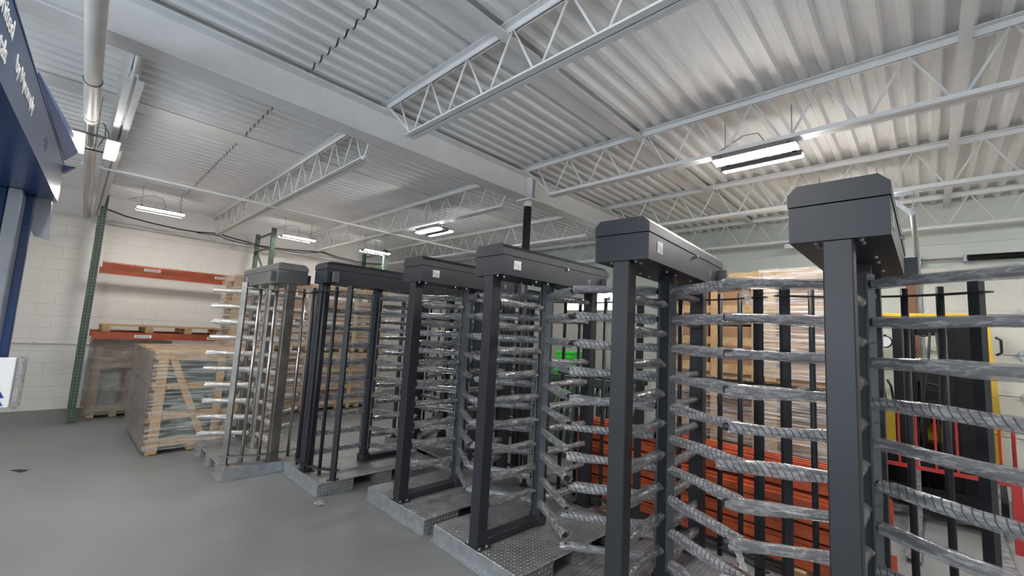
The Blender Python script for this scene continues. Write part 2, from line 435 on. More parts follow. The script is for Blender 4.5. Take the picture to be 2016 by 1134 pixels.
def joist(y, x0, x1, end0, end1, label):
    j = thing('roof_joist', label, 'joist', (0, y, 0), 0, 'open web roof joists')
    chord(x0, x1, True).build('top_chord', 'joist_paint', j, (0,0,ZD-0.006))
    b0, b1 = x0+end0, x1-end1
    chord(b0, b1, False).build('bottom_chord', 'joist_paint', j, (0,0,JZ0))
    for xe, xb in ((x0+0.08, b0+0.03), (x1-0.08, b1-0.03)):
        MB().cyl((xe,0,ZD-0.04),(xb,0,JZ0+0.03),0.011,6).build('end_rod','joist_paint',j)
    k = b0+0.03
    # bottom nodes every 0.49 m, two rods from each bottom node
    while k < b1-0.02:
        if k+0.03+0.215 < x1: inst('web_rod', rod_u, j, (k+0.03+0.215, 0, 0))
        if k-0.03-0.215 > x0: inst('web_rod', rod_d, j, (k-0.03-0.215, 0, 0))
        k += 0.49
    return j
jy = [0.14, 1.92, 3.90, 5.88, 7.86]
names_r = ['right over the camera side', 'nearest in the right bay, crossing the top of the picture', 'carrying the twin lamp in the right bay', 'third in the right bay, above the highest turnstile header', 'last in the right bay, against the back wall']
names_l = ['leftmost in the left bay, beside the fat white pipe', 'nearest full one in the left bay, ending at the girder', 'carrying the lamp in the left bay', 'far in the left bay, seen left of the column', 'last in the left bay, against the back wall']
for i, y in enumerate(jy):
    if i > 0: joist(y, gx+0.02, XE, 0.48, 0.4, 'grey-white open web joist '+names_r[i])
    joist(y, XW+0.02, gx-0.02, 0.30, 0.30, 'grey-white open web joist '+names_l[i])

# bridging strips across the joists
for nm, x, wd, z, lab in (('bridging_strip', -2.07, 0.085, ZD-0.062, 'pale flat bridging strip under the deck across the right bay joists'),
                          ('bridging_strip', 0.245, 0.065, ZD-0.07, 'wide pale jointed strip at upper right, crossing the joists'),):
    bs = thing(nm, lab, 'bridging', (x, 0, z))
    for a in np.arange(0.1, 8.2, 2.0):
        MB().box(-wd/2, wd/2, a, a+1.995, -0.004, 0.004).build('strip_piece', 'joist_paint', bs)
br = tag(MB().beam((-6.93,-0.1,3.405),(-6.93,8.2,3.405),0.045,0.03).build('bridging_angle','joist_paint'), 'thin grey bridging angle running under the left bay joists', 'bridging')

# fat white pipe along the left joist
pp = thing('ceiling_pipe', 'fat white painted pipe running under the ceiling to the left wall', 'pipe', (0,0,0))
def pz(x): return 3.41
def py(x): return -0.09-(x+3.18)*0.0150
MB().tube([(x,py(x),pz(x)) for x in (-1.5,-3.85,XW+0.1)],0.049,20).build('pipe_run','duct_paint',pp,smooth=True)
for x in (-5.2,-8.4):
    MB().tube([(x-0.02,py(x),pz(x)),(x+0.02,py(x),pz(x))],0.053,20).build('pipe_coupling','duct_paint',pp,smooth=True)
MB().tube([(-4.35,py(-4.35)+0.051*math.sin(a),pz(-4.35)+0.051*math.cos(a)) for a in np.linspace(0,2*math.pi,17)],0.004,5).build('strap_wire','cable_black',pp)

# conduit on left wall, and sprinkler pipe at its top
sp = thing('wall_pipe', 'slim white pipe running along the top of the block wall', 'pipe')
MB().tube([(XW+0.06,0.1,3.352),(XW+0.06,8.2,3.345)],0.032,12).build('pipe_run','white_paint',sp,smooth=True)
MB().cyl((XW+0.06,1.98,3.35),(XW+0.06,2.1,3.35),0.04,12).build('pipe_coupling','white_paint',sp)
MB().cyl((XW+0.06,2.3,3.35),(XW+0.06,2.3,3.24),0.012,8).build('sprinkler_drop','galvanised',sp)
cdt = thing('wall_conduit', 'thin grey conduit running low along the block wall behind the rack post', 'conduit')
MB().tube([(XW+0.016,-1.6,1.14),(XW+0.016,1.2,1.115)],0.012,8).build('conduit_run','duct_paint',cdt,smooth=True)
for y in (-0.35, 0.7): MB().box(XW,XW+0.03,y-0.015,y+0.015,1.105,1.155).build('conduit_clip','galvanised',cdt)

# black service cables sagging below the roof in front of the left wall
cab = [(0.10,3.58),(0.238,3.517),(0.512,3.444),(0.872,3.402),(1.277,3.375),(1.573,3.38),(1.951,3.425),(2.071,3.391),(2.391,3.355),(2.728,3.315),(3.082,3.322),(3.6,3.36),(4.02,3.42),(4.4,3.35),(5.0,3.31),(5.6,3.36)]
tag(MB().tube([(-10.3,a,b) for a,b in cab],0.013,6).build('service_cable','cable_black',smooth=True), 'black cable sagging across the top of the block wall', 'cable')
tag(MB().tube([(-10.35,a,b-0.03+0.02*math.sin(a*5)) for a,b in cab[5:]],0.009,6).build('service_cable','cable_black',smooth=True), 'thinner black cable looping beside the sagging one near the second rack frame', 'cable')

# ================================================================== LAMPS
PANEL = {m: MB().box(-0.31,0.31,-0.042,0.046,-0.018,0.0).mesh('light_panel',m) for m in ('lamp_panel','lamp_panel_soft')}
hous = MB().prism([(-0.048,-0.030),(-0.044,-0.030),(-0.044,0.0),(0.052,0.0),(0.052,0.006),(0.02,0.022),(-0.03,0.022),(-0.048,0.006)],-0.318,0.318,'x').mesh('housing','lamp_housing')
hbar = MB().box(-0.012,0.012,-0.15,0.15,0.020,0.034).mesh('mounting_bar','lamp_housing')
def lamp(loc, rotz, label, hang=0.4, soft=False):
    L = thing('high_bay_lamp', label, 'lamp', loc, rotz, 'white two-panel ceiling lamps')
    for s in (-1, 1):
        hs = inst('housing', hous, L, (0, s*0.112, 0), (0, 0, 0 if s > 0 else math.pi)); inst('light_panel', PANEL['lamp_panel_soft' if soft else 'lamp_panel'], hs, (0, 0, -0.001))
        inst('mounting_bar', hbar, L, (s*0.26, 0, 0))
    for s in (-1, 1):
        MB().cyl((s*0.26,0,0.03),(s*0.26,0,hang),0.004,6).build('hanging_wire','cable_grey',L)
    MB().tube([(0.05,0.1,0.02),(0.06,0.08,0.14),(0.0,0.03,0.24),(-0.12,0.05,0.26),(-0.26,0.06,0.2),(-0.42,0.02,0.11)],0.005,6).build('power_cord','cable_grey',L,smooth=True)
    return L
lamp((-1.01,3.99,3.35),0,'bright two-panel ceiling lamp above the highest turnstile headers')
lamp((-5.87,4.08,3.35),0,'two-panel ceiling lamp hanging in the left bay, left of the column')
lamp((-5.65,-0.01,3.285),0,'two-panel ceiling lamp under the fat white pipe, beside the blue portal')
lamp((-9.35,0.89,3.47),math.pi/2,'ceiling lamp hanging above the orange rack beams, nearest the green post',soft=True)
lamp((-9.35,3.12,3.45),math.pi/2,'ceiling lamp above the second rack frame',soft=True)
lamp((-9.35,4.87,3.47),math.pi/2,'ceiling lamp farthest along the left wall',soft=True)
lamp((-0.60,6.0,3.35),0,'two-panel ceiling lamp hidden behind the highest turnstile header')
for x, y in ((-1.0,-0.1),(3.6,0.0),(3.6,4.0),(-5.8,-3.6),(-1.0,-3.6),(2.6,7.2)):
    lamp((x,y,3.35),0,'two-panel ceiling lamp outside the picture')

# ================================================================== TURNSTILES
ARM_L = 0.60
arm_me = {}
def arm_mesh(mat):
    if mat not in arm_me:
        arm_me[mat] = MB().tube([(0,0,0),(ARM_L-0.004,0,0),(ARM_L,0,0)],0.021,12,[0.021,0.021,0.018]).mesh('arm', mat, True)
    return arm_me[mat]
sleeve_me = {}
def sleeve_mesh(v, mat, L):
    key = (v, mat, L)
    if key not in sleeve_me:
        rnd = random.Random(100+v); n, m = 12, 26; mb = MB(); q = []
        x0, x1 = 0.012+rnd.random()*0.02, L+rnd.uniform(-0.01, 0.035)
        ph = rnd.random()*6
        loose = rnd.uniform(0.0, 0.012)
        for i in range(m):
            f = i/(m-1); x = x0+(x1-x0)*f
            r = 0.026+loose*(0.4+0.6*math.sin(3*f+ph)**2)
            sq = 0.0
            if f < 0.06: r *= 0.93
            if f > 0.90: sq = (f-0.90)/0.10*rnd.choice((0.0, 0.5, 0.8)) if False else (f-0.90)/0.10*(0.15+0.6*((v*37) % 10)/10)
            for k in range(n):
                a = 2*math.pi*k/n
                rr = r*(1+0.10*math.sin(2*a+ph+5*f)+0.07*math.sin(3*a-9*f+ph)+rnd.uniform(-0.025,0.025))
                y, z = rr*math.cos(a)*(1+0.35*sq), rr*math.sin(a)*(1-0.75*sq)
                q.append((x+rnd.uniform(-0.006,0.006), y, z-0.006*sq-0.003*loose/0.012))
        fs = []
        for i in range(m-1):
            for k in range(n): fs.append((i*n+k, i*n+(k+1)%n, (i+1)*n+(k+1)%n, (i+1)*n+k))
        mb.add(q, fs); sleeve_me[key] = mb.mesh('plastic_sleeve', mat, True)
    return sleeve_me[key]

ROWS = [2.07-0.196*k for k in range(10)]
COMB = [2.07-0.098-0.196*k for k in range(10)]
COMB = [z for z in COMB if z > 0.25]
HD = dict()
def hdr_mesh(mat):
    if mat in HD: return HD[mat]
    body = MB().prism([(-0.166,2.172),(0.166,2.172),(0.166,2.324),(-0.166,2.324)], -0.715, 0.715, 'y').mesh('header', mat)
    mb = MB()   # lid: chamfered long edges and rounded ends
    ring = []
    for y, zt, ch in ((-0.722,2.417,0.036),(0.66,2.417,0.036),(0.70,2.405,0.03),(0.722,2.38,0.012)):
        ring.append([(-0.17,y,2.328),(0.17,y,2.328),(0.17,y,zt-ch),(0.17-ch,y,zt),(-0.17+ch,y,zt),(-0.17,y,zt-ch)])
    v = [p for r in ring for p in r]; f = [tuple(range(5,-1,-1)), tuple(range(18,24))]
    for i in range(3):
        for k in range(6): f.append((i*6+k,i*6+(k+1)%6,(i+1)*6+(k+1)%6,(i+1)*6+k))
    mb.add(v,f); lid = mb.mesh('lid', mat)
    HD[mat] = (body, lid); return HD[mat]

plate_me = bevel_box(-0.49,0.49,-0.72,0.72,0.112,0.122,0.003).mesh('base_plate','diamond_plate')
foot_me = {}
for nm,(a,b) in dict(a=(-0.72,-0.35),b=(-0.105,0.105),c=(0.35,0.72)).items():
    foot_me[nm] = MB().box(-0.488,0.488,a+0.001,b-0.001,0.004,0.112).mesh('base_foot','diamond_plate')
lip_end = MB().box(-0.50,0.50,-0.035,0.0,0.0,0.007).mesh('floor_lip','diamond_plate')
def lip_side(a,b): return MB().box(0.488,0.52,a,b,0.0,0.007).mesh('floor_lip','diamond_plate')
lips = [lip_side(-0.71,-0.36),lip_side(-0.10,0.10),lip_side(0.36,0.71)]
end_skirt = MB().box(-0.488,0.488,-0.726,-0.7205,0.006,0.116).mesh('end_skirt','galvanised')
bolt_me = MB().cyl((0,0,0),(0,0,0.014),0.011,6).mesh('bolt','screw')
bolt_s = MB().cyl((0,0,0),(0,0,-0.010),0.008,6).mesh('bolt','screw')
def vdots():
    mb = MB()
    for r in range(4):
        for c in range(4-r):
            cx = (c-(3-r)/2)*0.014; cz = -r*0.0125
            mb.add([(0,cx-0.0045,cz),(0,cx,cz+0.0055),(0,cx+0.0045,cz),(0,cx,cz-0.0055)],[(0,1,2,3)])
    return mb.mesh('logo_mark','silver_label')
vd = vdots()
def text_mesh(txt, size, mat, extrude=0.0006, align='CENTER', shear=0.0, bold=0.0):
    cu = bpy.data.curves.new('lettering','FONT'); cu.body = txt; cu.size = size; cu.extrude = extrude; cu.align_x = align; cu.align_y = 'CENTER'
    cu.shear = shear; cu.offset = bold
    ob = bpy.data.objects.new('tmp', cu); C.objects.link(ob)
    dg = bpy.context.evaluated_depsgraph_get(); me = bpy.data.meshes.new_from_object(ob.evaluated_get(dg))
    bpy.data.objects.remove(ob); me.materials.clear(); me.materials.append(M[mat]); return me
tick_me = text_mesh('<<', 0.028, 'print_dark')

def turnstile(label, loc, rotz, seed, steel=False, detail=True):
    rnd = random.Random(seed)
    pm, hm = ('bare_steel','grey_header') if steel else ('black_paint','header_paint')
    T = thing('turnstile', label, 'turnstile', (loc[0],loc[1],0), rotz, 'full height turnstiles on plate bases')
    b = inst('base_plate', plate_me, T)
    for k in 'abc': inst('base_foot', foot_me[k], b)
    inst('end_skirt', end_skirt, b); inst('end_skirt', end_skirt, b, (0,0,0), (0,0,math.pi))
    inst('floor_lip', lip_end, b, (0,-0.722,0)); inst('floor_lip', lip_end, b, (0,0.757,0))
    for lm in lips:
        inst('floor_lip', lm, b); inst('floor_lip', lm, b, (0,0,0), (0,0,math.pi))
    body, lid = hdr_mesh(hm)
    h = inst('header', body, T); inst('lid', lid, h)
    # comb post flush with the header's end, with its floor rail
    p = bevel_box(-0.05,0.05,-0.712,-0.612,0.122,2.172,0.005).build('comb_post', pm, T)
    for sx in (-1,1):
        for sy in (-0.70,-0.63):
            inst('bolt', bolt_me, p, (sx*0.068, sy, 0.130)); inst('bolt', bolt_s, h, (sx*0.075, sy+0.02, 2.172))
    MB().box(-0.085,0.085,-0.718,-0.60,0.122,0.131).build('post_foot', pm, p)
    bevel_box(-0.052,0.052,-0.612,-0.03,0.122,0.182,0.004).build('floor_rail', pm, T)
    # rotor shaft
    pr = [(0.062*math.cos(math.radians(30+60*k)),0.062*math.sin(math.radians(30+60*k))) for k in range(6)]
    sh = MB().prism(pr,0.19,2.172,'z').build('rotor_shaft', pm, T)
    MB().cyl((0,0,0.122),(0,0,0.2),0.075,14).build('pivot_foot', pm, sh)
    dirs = (90.0, 210.0, 330.0)
    for d in dirs:
        c, s = math.cos(math.radians(d)), math.sin(math.radians(d))
        st = MB().box(0.050,0.062,-0.026,0.026,0.26,2.12).build('mounting_strip','strip_paint' if not steel else 'bare_steel', sh,(0,0,0),(0,0,math.radians(d)))
        if not steel:
            for z in (2.1,1.77,1.38,0.99):
                inst('strip_print', tick_me, sh, (c*0.0625,s*0.0625,z), (math.pi/2,0,math.radians(d)+math.pi/2))
    for k, z in enumerate(ROWS):
        for d in dirs:
            c, s = math.cos(math.radians(d)), math.sin(math.radians(d))
            a = inst('rotor_arm', arm_mesh('polished_steel' if steel else 'black_paint'), T, (c*0.045,s*0.045,z), (0,0,math.radians(d)))
            v = rnd.randrange(8); mt = 'sleeve_white' if steel else rnd.choice(('sleeve_clear','sleeve_striped'))
            L = ARM_L if rnd.random() < 0.6 else ARM_L-0.03
            inst('plastic_sleeve', sleeve_mesh(v, mt, L), a, (0,0,0), (rnd.uniform(-0.6,0.6),0,0))
    for z in COMB:
        a = inst('comb_arm', arm_mesh('polished_steel' if steel else 'black_paint'), T, (0,-0.612,z), (0,0,math.pi/2))
        a.scale = (0.86,1,1)
        v = rnd.randrange(8); mt = 'sleeve_white' if steel else rnd.choice(('sleeve_clear','sleeve_striped','sleeve_clear'))
        inst('plastic_sleeve', sleeve_mesh(v, mt, ARM_L), a, (0,0,0), (rnd.uniform(-0.6,0.6),0,0))
    # cage on the far side of the rotor
    bevel_box(-0.05,0.05,0.612,0.712,0.122,2.172,0.005).build('cage_post', pm, T)
    MB().box(-0.085,0.085,0.60,0.718,0.122,0.131).build('cage_post_foot', pm, T)
    R = 0.72
    for deg in (-38.5,-25.5,-12.5,12.5,25.5,38.5):
        x, y = R*math.sin(math.radians(deg)), R*math.cos(math.radians(deg))
        if abs(deg) > 30:
            e = MB().box(-0.026,0.026,-0.02,0.02,0.122,2.14).build('cage_end_bar', pm, T, (x,y-0.0,0), (0,0,-math.radians(deg)))
            MB().box(-0.045,0.045,-0.045,0.045,0.122,0.13).build('bar_foot', pm, e)
        else:
            MB().cyl((x,y,0.155),(x,y,2.125),0.0185,12).build('cage_bar', 'polished_steel' if steel else pm, T, smooth=True)
    for z in (0.215, 2.075):
        mb = MB(); q = []; n = 14
        for i in range(n):
            a = math.radians(-43+86*i/(n-1))
            for r, zz in ((R-0.03,z),(R+0.03,z),(R+0.03,z+0.008),(R-0.03,z+0.008)):
                q.append((r*math.sin(a),r*math.cos(a),zz))
        fs = [(0,1,2,3),tuple((n-1)*4+k for k in (3,2,1,0))]
        for i in range(n-1):
            for k in range(4): fs.append((i*4+k,i*4+(k+1)%4,(i+1)*4+(k+1)%4,(i+1)*4+k))
        mb.add(q,fs).build('cage_band', pm, T)
    # header fittings
    MB().box(0.166,0.168,-0.60,-0.52,2.225,2.295).build('name_plate','silver_label',h)
    lk = MB().cyl((0.166,0.06,2.315),(0.186,0.06,2.315),0.011,10).build('lock','screw',h)
    for sx in (1,-1):
        MB().box(sx*0.166,sx*0.225,0.60,0.66,2.185,2.30).build('card_reader','grey_plastic',h)
    inst('logo_mark', vd, h, (0.1665,0.40,2.262))
    for yy in (-0.25,-0.1,0.2):
        inst('bolt', bolt_s, h, (0.09,yy,2.172)); inst('bolt', bolt_s, h, (-0.09,yy,2.172))
    return T
R_ = math.radians
turnstile('bare steel turnstile with grey header, turned sideways at the left end of the row', (-6.14,1.81), R_(-90), 11, True)
turnstile('charcoal turnstile whose curved bar cage faces the aisle, beside the bare steel one', (-4.915,2.645), R_(180), 12)
turnstile('charcoal turnstile third from the left, partly covered by the next one', (-3.59,3.0), 0, 13)
turnstile('charcoal turnstile fourth from the left, its plate base cut by the lower frame edge', (-2.465,2.99), R_(-2), 14)
turnstile('charcoal turnstile second from the right, in front of the wooden crates', (-1.294,2.882), R_(3.2), 15)
T6 = turnstile('charcoal turnstile nearest the camera at the right, tallest header in view', (-0.25,2.84), 0, 16)
for (x,y,z,hh,sd) in ((-0.47,-0.27,2.045,0.10,3),(-0.50,-0.29,0.672,0.09,4)):
    rnd = random.Random(sd); mb = MB(); n, m = 4, 6
    for i in range(m):
        for j in range(n): mb.v.append((x+0.0+0.028*(j/(n-1)-0.5)*(1+0.4*rnd.random())+0.03*i/(m-1), y+rnd.uniform(-0.008,0.008), z-hh*i/(m-1)))
    for i in range(m-1):
        for j in range(n-1): mb.f.append((i*n+j,i*n+j+1,(i+1)*n+j+1,(i+1)*n+j))
    mb.build('hanging_film','sleeve_white',T6)

turnstile('charcoal turnstile set crosswise in the back row, seen between the second and third', (-5.12,3.95), R_(90), 17)
turnstile('charcoal turnstile set crosswise farthest back, behind the other crosswise one', (-5.15,5.05), R_(90), 18)

# ================================================================== PALLET RACK ON THE LEFT
XF, XR = -9.43, -10.5
def rack_frame(y, label):
    r = thing('rack_frame', label, 'rack frame', (0,y,0), 0, 'green rack frames by the block wall')
    for x in (XF, XR):
        MB().prism([(-0.035,-0.04),(0.035,-0.04),(0.035,0.04),(-0.035,0.04)],0.008,3.59,'z').build('rack_post','rack_green',r,(x-0.035,0,0))
        MB().box(-0.07,0.07,-0.06,0.06,0,0.008).build('foot_plate','rack_green_plain',r,(x-0.035,0,0))
    z = 0.25
    zs = [0.2,0.95,1.7,2.45,3.2]
    for z in zs+[3.5]: MB().beam((XF-0.07,0,z),(XR,0,z),0.03,0.03).build('cross_strut','rack_green_plain',r)
    for i in range(4):
        a, b = zs[i], zs[i+1]
        MB().beam((XF-0.07,0,a if i%2 else b),(XR,0,b if i%2 else a),0.03,0.03).build('diagonal_strut','rack_green_plain',r)
rack_frame(0.2,'green perforated rack frame standing nearest the blue portal')
rack_frame(2.7,'green perforated rack frame rising behind the bare steel turnstile')
rack_frame(5.2,'green perforated rack frame rising behind the second turnstile header')
def rack_beam(x, y0, y1, z, front, label):
    b = thing('rack_beam', label, 'rack beam', (x,0,z), 0, 'orange rack beams')
    MB().prism([(-0.025,-0.055),(0.02,-0.055),(0.02,0.02),(0.005,0.02),(0.005,0.055),(-0.025,0.055)], y0+0.045, y1-0.045, 'y').build('beam_rail','rack_orange',b)
    for y in (y0+0.045, y1-0.05):
        MB().box(-0.03,0.03,y,y+0.006,-0.09,0.08).build('beam_bracket','rack_orange',b)
    if front:
        for y in (y0+0.55,y0+1.55):
            s = MB().box(0.02,0.021,y,y+0.22,-0.028,0.018).build('label_sticker','print_white',b)
            for i in range(14):
                MB().box(0.021,0.0214,y+0.02+i*0.013,y+0.02+i*0.013+0.004+0.004*(i%3==0),-0.02,0.008).build('bar_code_line','print_dark',s)
side = {True:'front',False:'rear'}
for bi,(a,b) in enumerate(((0.24,2.66),(2.74,5.16))):
    for zi,z in enumerate((1.345,2.455)):
        for fr in (True,False):
            rack_beam(XF if fr else XR-0.02, a, b, z, fr, '%s %s orange rack beam of the %s bay' % (('lower','upper')[zi], side[fr], ('left','second')[bi]))
def wire_deck(y0,y1,z,label):
    mb = MB()
    for y in np.arange(y0,y1,0.09):
        mb.tube([(XF+0.028,y,z-0.045),(XF+0.028,y,z+0.004),(XR-0.02,y,z+0.004)],0.003,4)
    for x in np.arange(XR+0.08,XF,0.12): mb.tube([(x,y0,z+0.009),(x,y1,z+0.009)],0.003,4)
    mb.tube([(XF+0.03,y0,z-0.02),(XF+0.03,y1,z-0.02)],0.003,4)
    tag(mb.build('wire_deck','rack_orange'),label,'wire deck')
wire_deck(0.32,1.44,2.512,'wire deck panel on the upper left orange beams, nearest the post')
wire_deck(1.48,2.6,2.512,'wire deck panel on the upper left orange beams, nearest the second frame')

def pallet(name,label,cx,cy,z,lx,ly,rot=0,mat='pine',group=None):
    p = thing(name,label,'pallet',(cx,cy,z),rot,group)
    for sx in (-1,0,1):
        for sy in (-1,-0.333,0.333,1):
            MB().box(-0.05,0.05,-0.05,0.05,0.0,0.078).build('pallet_block',mat,p,(sx*(lx/2-0.05),sy*(ly/2-0.05),0))
    for sy in (-1,-0.333,0.333,1): MB().box(-lx/2,lx/2,-0.05,0.05,0.078,0.092).build('cross_board',mat,p,(0,sy*(ly/2-0.05),0))
    n = max(5,int(lx/0.17))
    for i in range(n):
        xx = -lx/2+0.05+i*(lx-0.1)/(n-1); MB().box(-0.05,0.05,-ly/2,ly/2,0.092,0.11).build('top_board',mat,p,(xx,0,0))
    return p
pallet('wooden_pallet','empty pale pallet lying on the lower left orange beams',-9.96,1.24,1.405,1.05,1.7)

# ---------------------------------------------------------------- wooden crates
def crate(label, cx, cy, z0, lx, ly, h, rot=0.0, face='x', posts=(), slats=(), braces=(), wrap='stretch_film', mat='pine', name='wooden_crate', group='wrapped wooden crates', feet=0.10):
    """open slatted crate on a pallet foot; face = the local side that shows (+x or -y)"""
    c = thing(name,label,'crate',(cx,cy,z0),rot,group)
    X, Y = lx/2, ly/2
    for sx in (-1,1):
        for sy in (-1,1):
            MB().box(-0.05,0.05,-0.05,0.05,0,h-0.02).build('corner_post',mat,c,(sx*(X-0.05),sy*(Y-0.05),0))
    for sy in np.linspace(-Y+0.05,Y-0.05,4): MB().box(-X,X,-0.045,0.045,0.012,feet).build('runner',mat,c,(0,sy,0))
    n = int(lx/0.14)
    for i in range(n): MB().box(-0.055,0.055,-Y,Y,feet,feet+0.02).build('floor_board',mat,c,(-X+0.06+i*(lx-0.12)/(n-1),0,0))
    n = int(lx/0.17)
    for i in range(n): MB().box(-0.06,0.06,-Y,Y,h-0.02,h).build('top_board',mat,c,(-X+0.07+i*(lx-0.14)/(n-1),0,0))
    def on(a0,z0_,a1,z1_,wd,off):
        if face == 'x': p0,p1,up = (X+off,a0,z0_),(X+off,a1,z1_),(1,0,0)
        else: p0,p1,up = (a0,-Y-off,z0_),(a1,-Y-off,z1_),(0,-1,0)
        return MB().beam(p0,p1,wd,0.022,up)
    half = Y if face == 'x' else X
    for zz, wd in slats: on(-half,zz,half,zz,wd,0.011).build('slat',mat,c)
    for a, wd in posts: on(a,0.02,a,h,wd,0.030).build('upright_board',mat,c)
    for a0,zz0,a1,zz1,wd in braces: on(a0,zz0,a1,zz1,wd,0.030).build('diagonal_brace',mat,c)
    # slats on the other long side as well
    for zz, wd in slats[::1]:
        if face == 'x': MB().beam((-X,-Y-0.011,zz),(X,-Y-0.011,zz),wd,0.022,(0,-1,0)).build('slat',mat,c)
        else: MB().beam((X+0.011,-Y,zz),(X+0.011,Y,zz),wd,0.022,(1,0,0)).build('slat',mat,c)
    if wrap:
        e = 0.05; mb = MB(); x0,x1,y0,y1 = -X-e,X+e,-Y-e,Y+e
        ring = []; 
        nz = 10; pts = []
        for k in range(nz):
            zz = feet*0.6+(h+0.012-feet*0.6)*k/(nz-1)
            per = []
            for (ax,ay,bx,by) in ((x0,y0,x1,y0),(x1,y0,x1,y1),(x1,y1,x0,y1),(x0,y1,x0,y0)):
                for i in range(8):
                    f = i/8; px,py = ax+(bx-ax)*f, ay+(by-ay)*f
                    j = 0 if i == 0 else random.uniform(-0.006,0.004)
                    ll = math.hypot(px,py); per.append((px+px/ll*j,py+py/ll*j,zz+random.uniform(-0.003,0.003)))
            pts += per
        n = 32; fs = [(k*n+i,k*n+(i+1)%n,(k+1)*n+(i+1)%n,(k+1)*n+i) for k in range(nz-1) for i in range(n)]
        fs.append(tuple((nz-1)*n+i for i in range(n)))
        mb.add(pts,fs).build('stretch_wrap',wrap,c)
    return c
def carton(label,cx,cy,z0,lx,ly,h,rot=0,mat='cardboard',group='cartons inside the crates',name='cardboard_carton',cat='carton'):
    o = thing(name,label,cat,(cx,cy,z0),rot,group)
    bevel_box(-lx/2,lx/2,-ly/2,ly/2,0,h,0.006).build('carton_body',mat,o)
    MB().box(-lx/2+0.002,lx/2-0.002,-0.025,0.025,h,h+0.001).build('tape_strip','pine_grey',o)
    MB().box(lx/2,lx/2+0.001,-0.025,0.025,h-0.08,h).build('tape_end','pine_grey',o)
    return o
def bundle(label,cx,cy,z0,lx,ly,h,rot,seed):
    rnd = random.Random(seed); mb = MB(); q = []; n = 7
    import itertools
    o = bevel_box(-lx/2,lx/2,-ly/2,ly/2,0,h,0.05)
    o.v = [(x+rnd.uniform(-.02,.02),y+rnd.uniform(-.02,.02),z) for x,y,z in o.v]
    ob = o.build('padded_bundle','green_goods',None,(cx,cy,z0),(0,0,rot)); tag(ob,label,'bundle','padded goods inside the near crate'); return ob

# crate near the bare steel turnstile (front face toward +x)
rz = R_(1)
c2x, c2y = -7.77, 1.475
crate('wrapped wooden crate with diagonal braces and green goods, beside the bare steel turnstile', c2x, c2y, 0, 1.72, 1.30, 1.26, rz, 'x',
      posts=((-0.60,0.10),(0.02,0.085),(0.60,0.10)), slats=((0.14,0.09),(0.47,0.09),(0.83,0.08),(1.20,0.09)),
      braces=((-0.52,1.22,-0.10,0.14,0.075),(0.50,1.22,0.10,0.14,0.075)))
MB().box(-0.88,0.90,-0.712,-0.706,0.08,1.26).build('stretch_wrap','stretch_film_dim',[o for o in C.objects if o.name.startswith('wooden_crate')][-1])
bundle('grey-green padded bundle low in the near crate', c2x+0.45, c2y-0.25, 0.13, 0.6, 0.5, 0.52, 0.1, 1)
bundle('grey-green padded bundle low at the right of the near crate', c2x+0.45, c2y+0.32, 0.13, 0.6, 0.45, 0.48, -0.1, 2)
bundle('grey-green padded bundle at upper left inside the near crate', c2x+0.4, c2y-0.2, 0.66, 0.6, 0.55, 0.5, -0.08, 3)
bundle('grey-green padded bundle at upper right inside the near crate', c2x+0.45, c2y+0.36, 0.63, 0.5, 0.42, 0.46, 0.12, 4)
# crate below the rack
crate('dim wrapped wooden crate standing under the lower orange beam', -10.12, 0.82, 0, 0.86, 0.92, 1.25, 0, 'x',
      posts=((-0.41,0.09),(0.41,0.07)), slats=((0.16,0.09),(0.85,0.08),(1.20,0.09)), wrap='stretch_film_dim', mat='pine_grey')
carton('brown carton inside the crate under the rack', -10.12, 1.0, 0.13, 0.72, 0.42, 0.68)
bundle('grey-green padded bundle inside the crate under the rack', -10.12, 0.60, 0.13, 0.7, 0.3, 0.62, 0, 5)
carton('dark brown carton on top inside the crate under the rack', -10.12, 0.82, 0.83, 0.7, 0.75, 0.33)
# stacked crates behind the first two turnstiles
k = 0
for (cx,cy,ly,nm) in ((-9.03,2.66,1.38,'behind the bare steel turnstile'),(-9.03,4.20,1.4,'behind the second turnstile')):
    for lev,(z0,h) in enumerate(((0.0,1.14),(1.15,1.33))):
        crate('%s wrapped crate of cartons %s' % (('lower','upper')[lev],nm), cx,cy,z0,0.66,ly,h,0,'x',
              posts=((-ly/2+0.05,0.10),(0.0,0.08),(ly/2-0.05,0.10)), slats=((0.15,0.09),(0.46,0.08),(0.80,0.08),(h-0.06,0.09)), wrap='stretch_film', mat='pine')
        for yy in (-1,1):
            for zz in range(2):
                carton('%s %s carton in the %s crate %s' % (('lower','upper')[zz],('left','right')[yy>0],('lower','upper')[lev],nm), cx+0.02,cy+yy*(ly/4-0.03),z0+0.125+zz*0.49,0.46,ly/2-0.12,0.46)
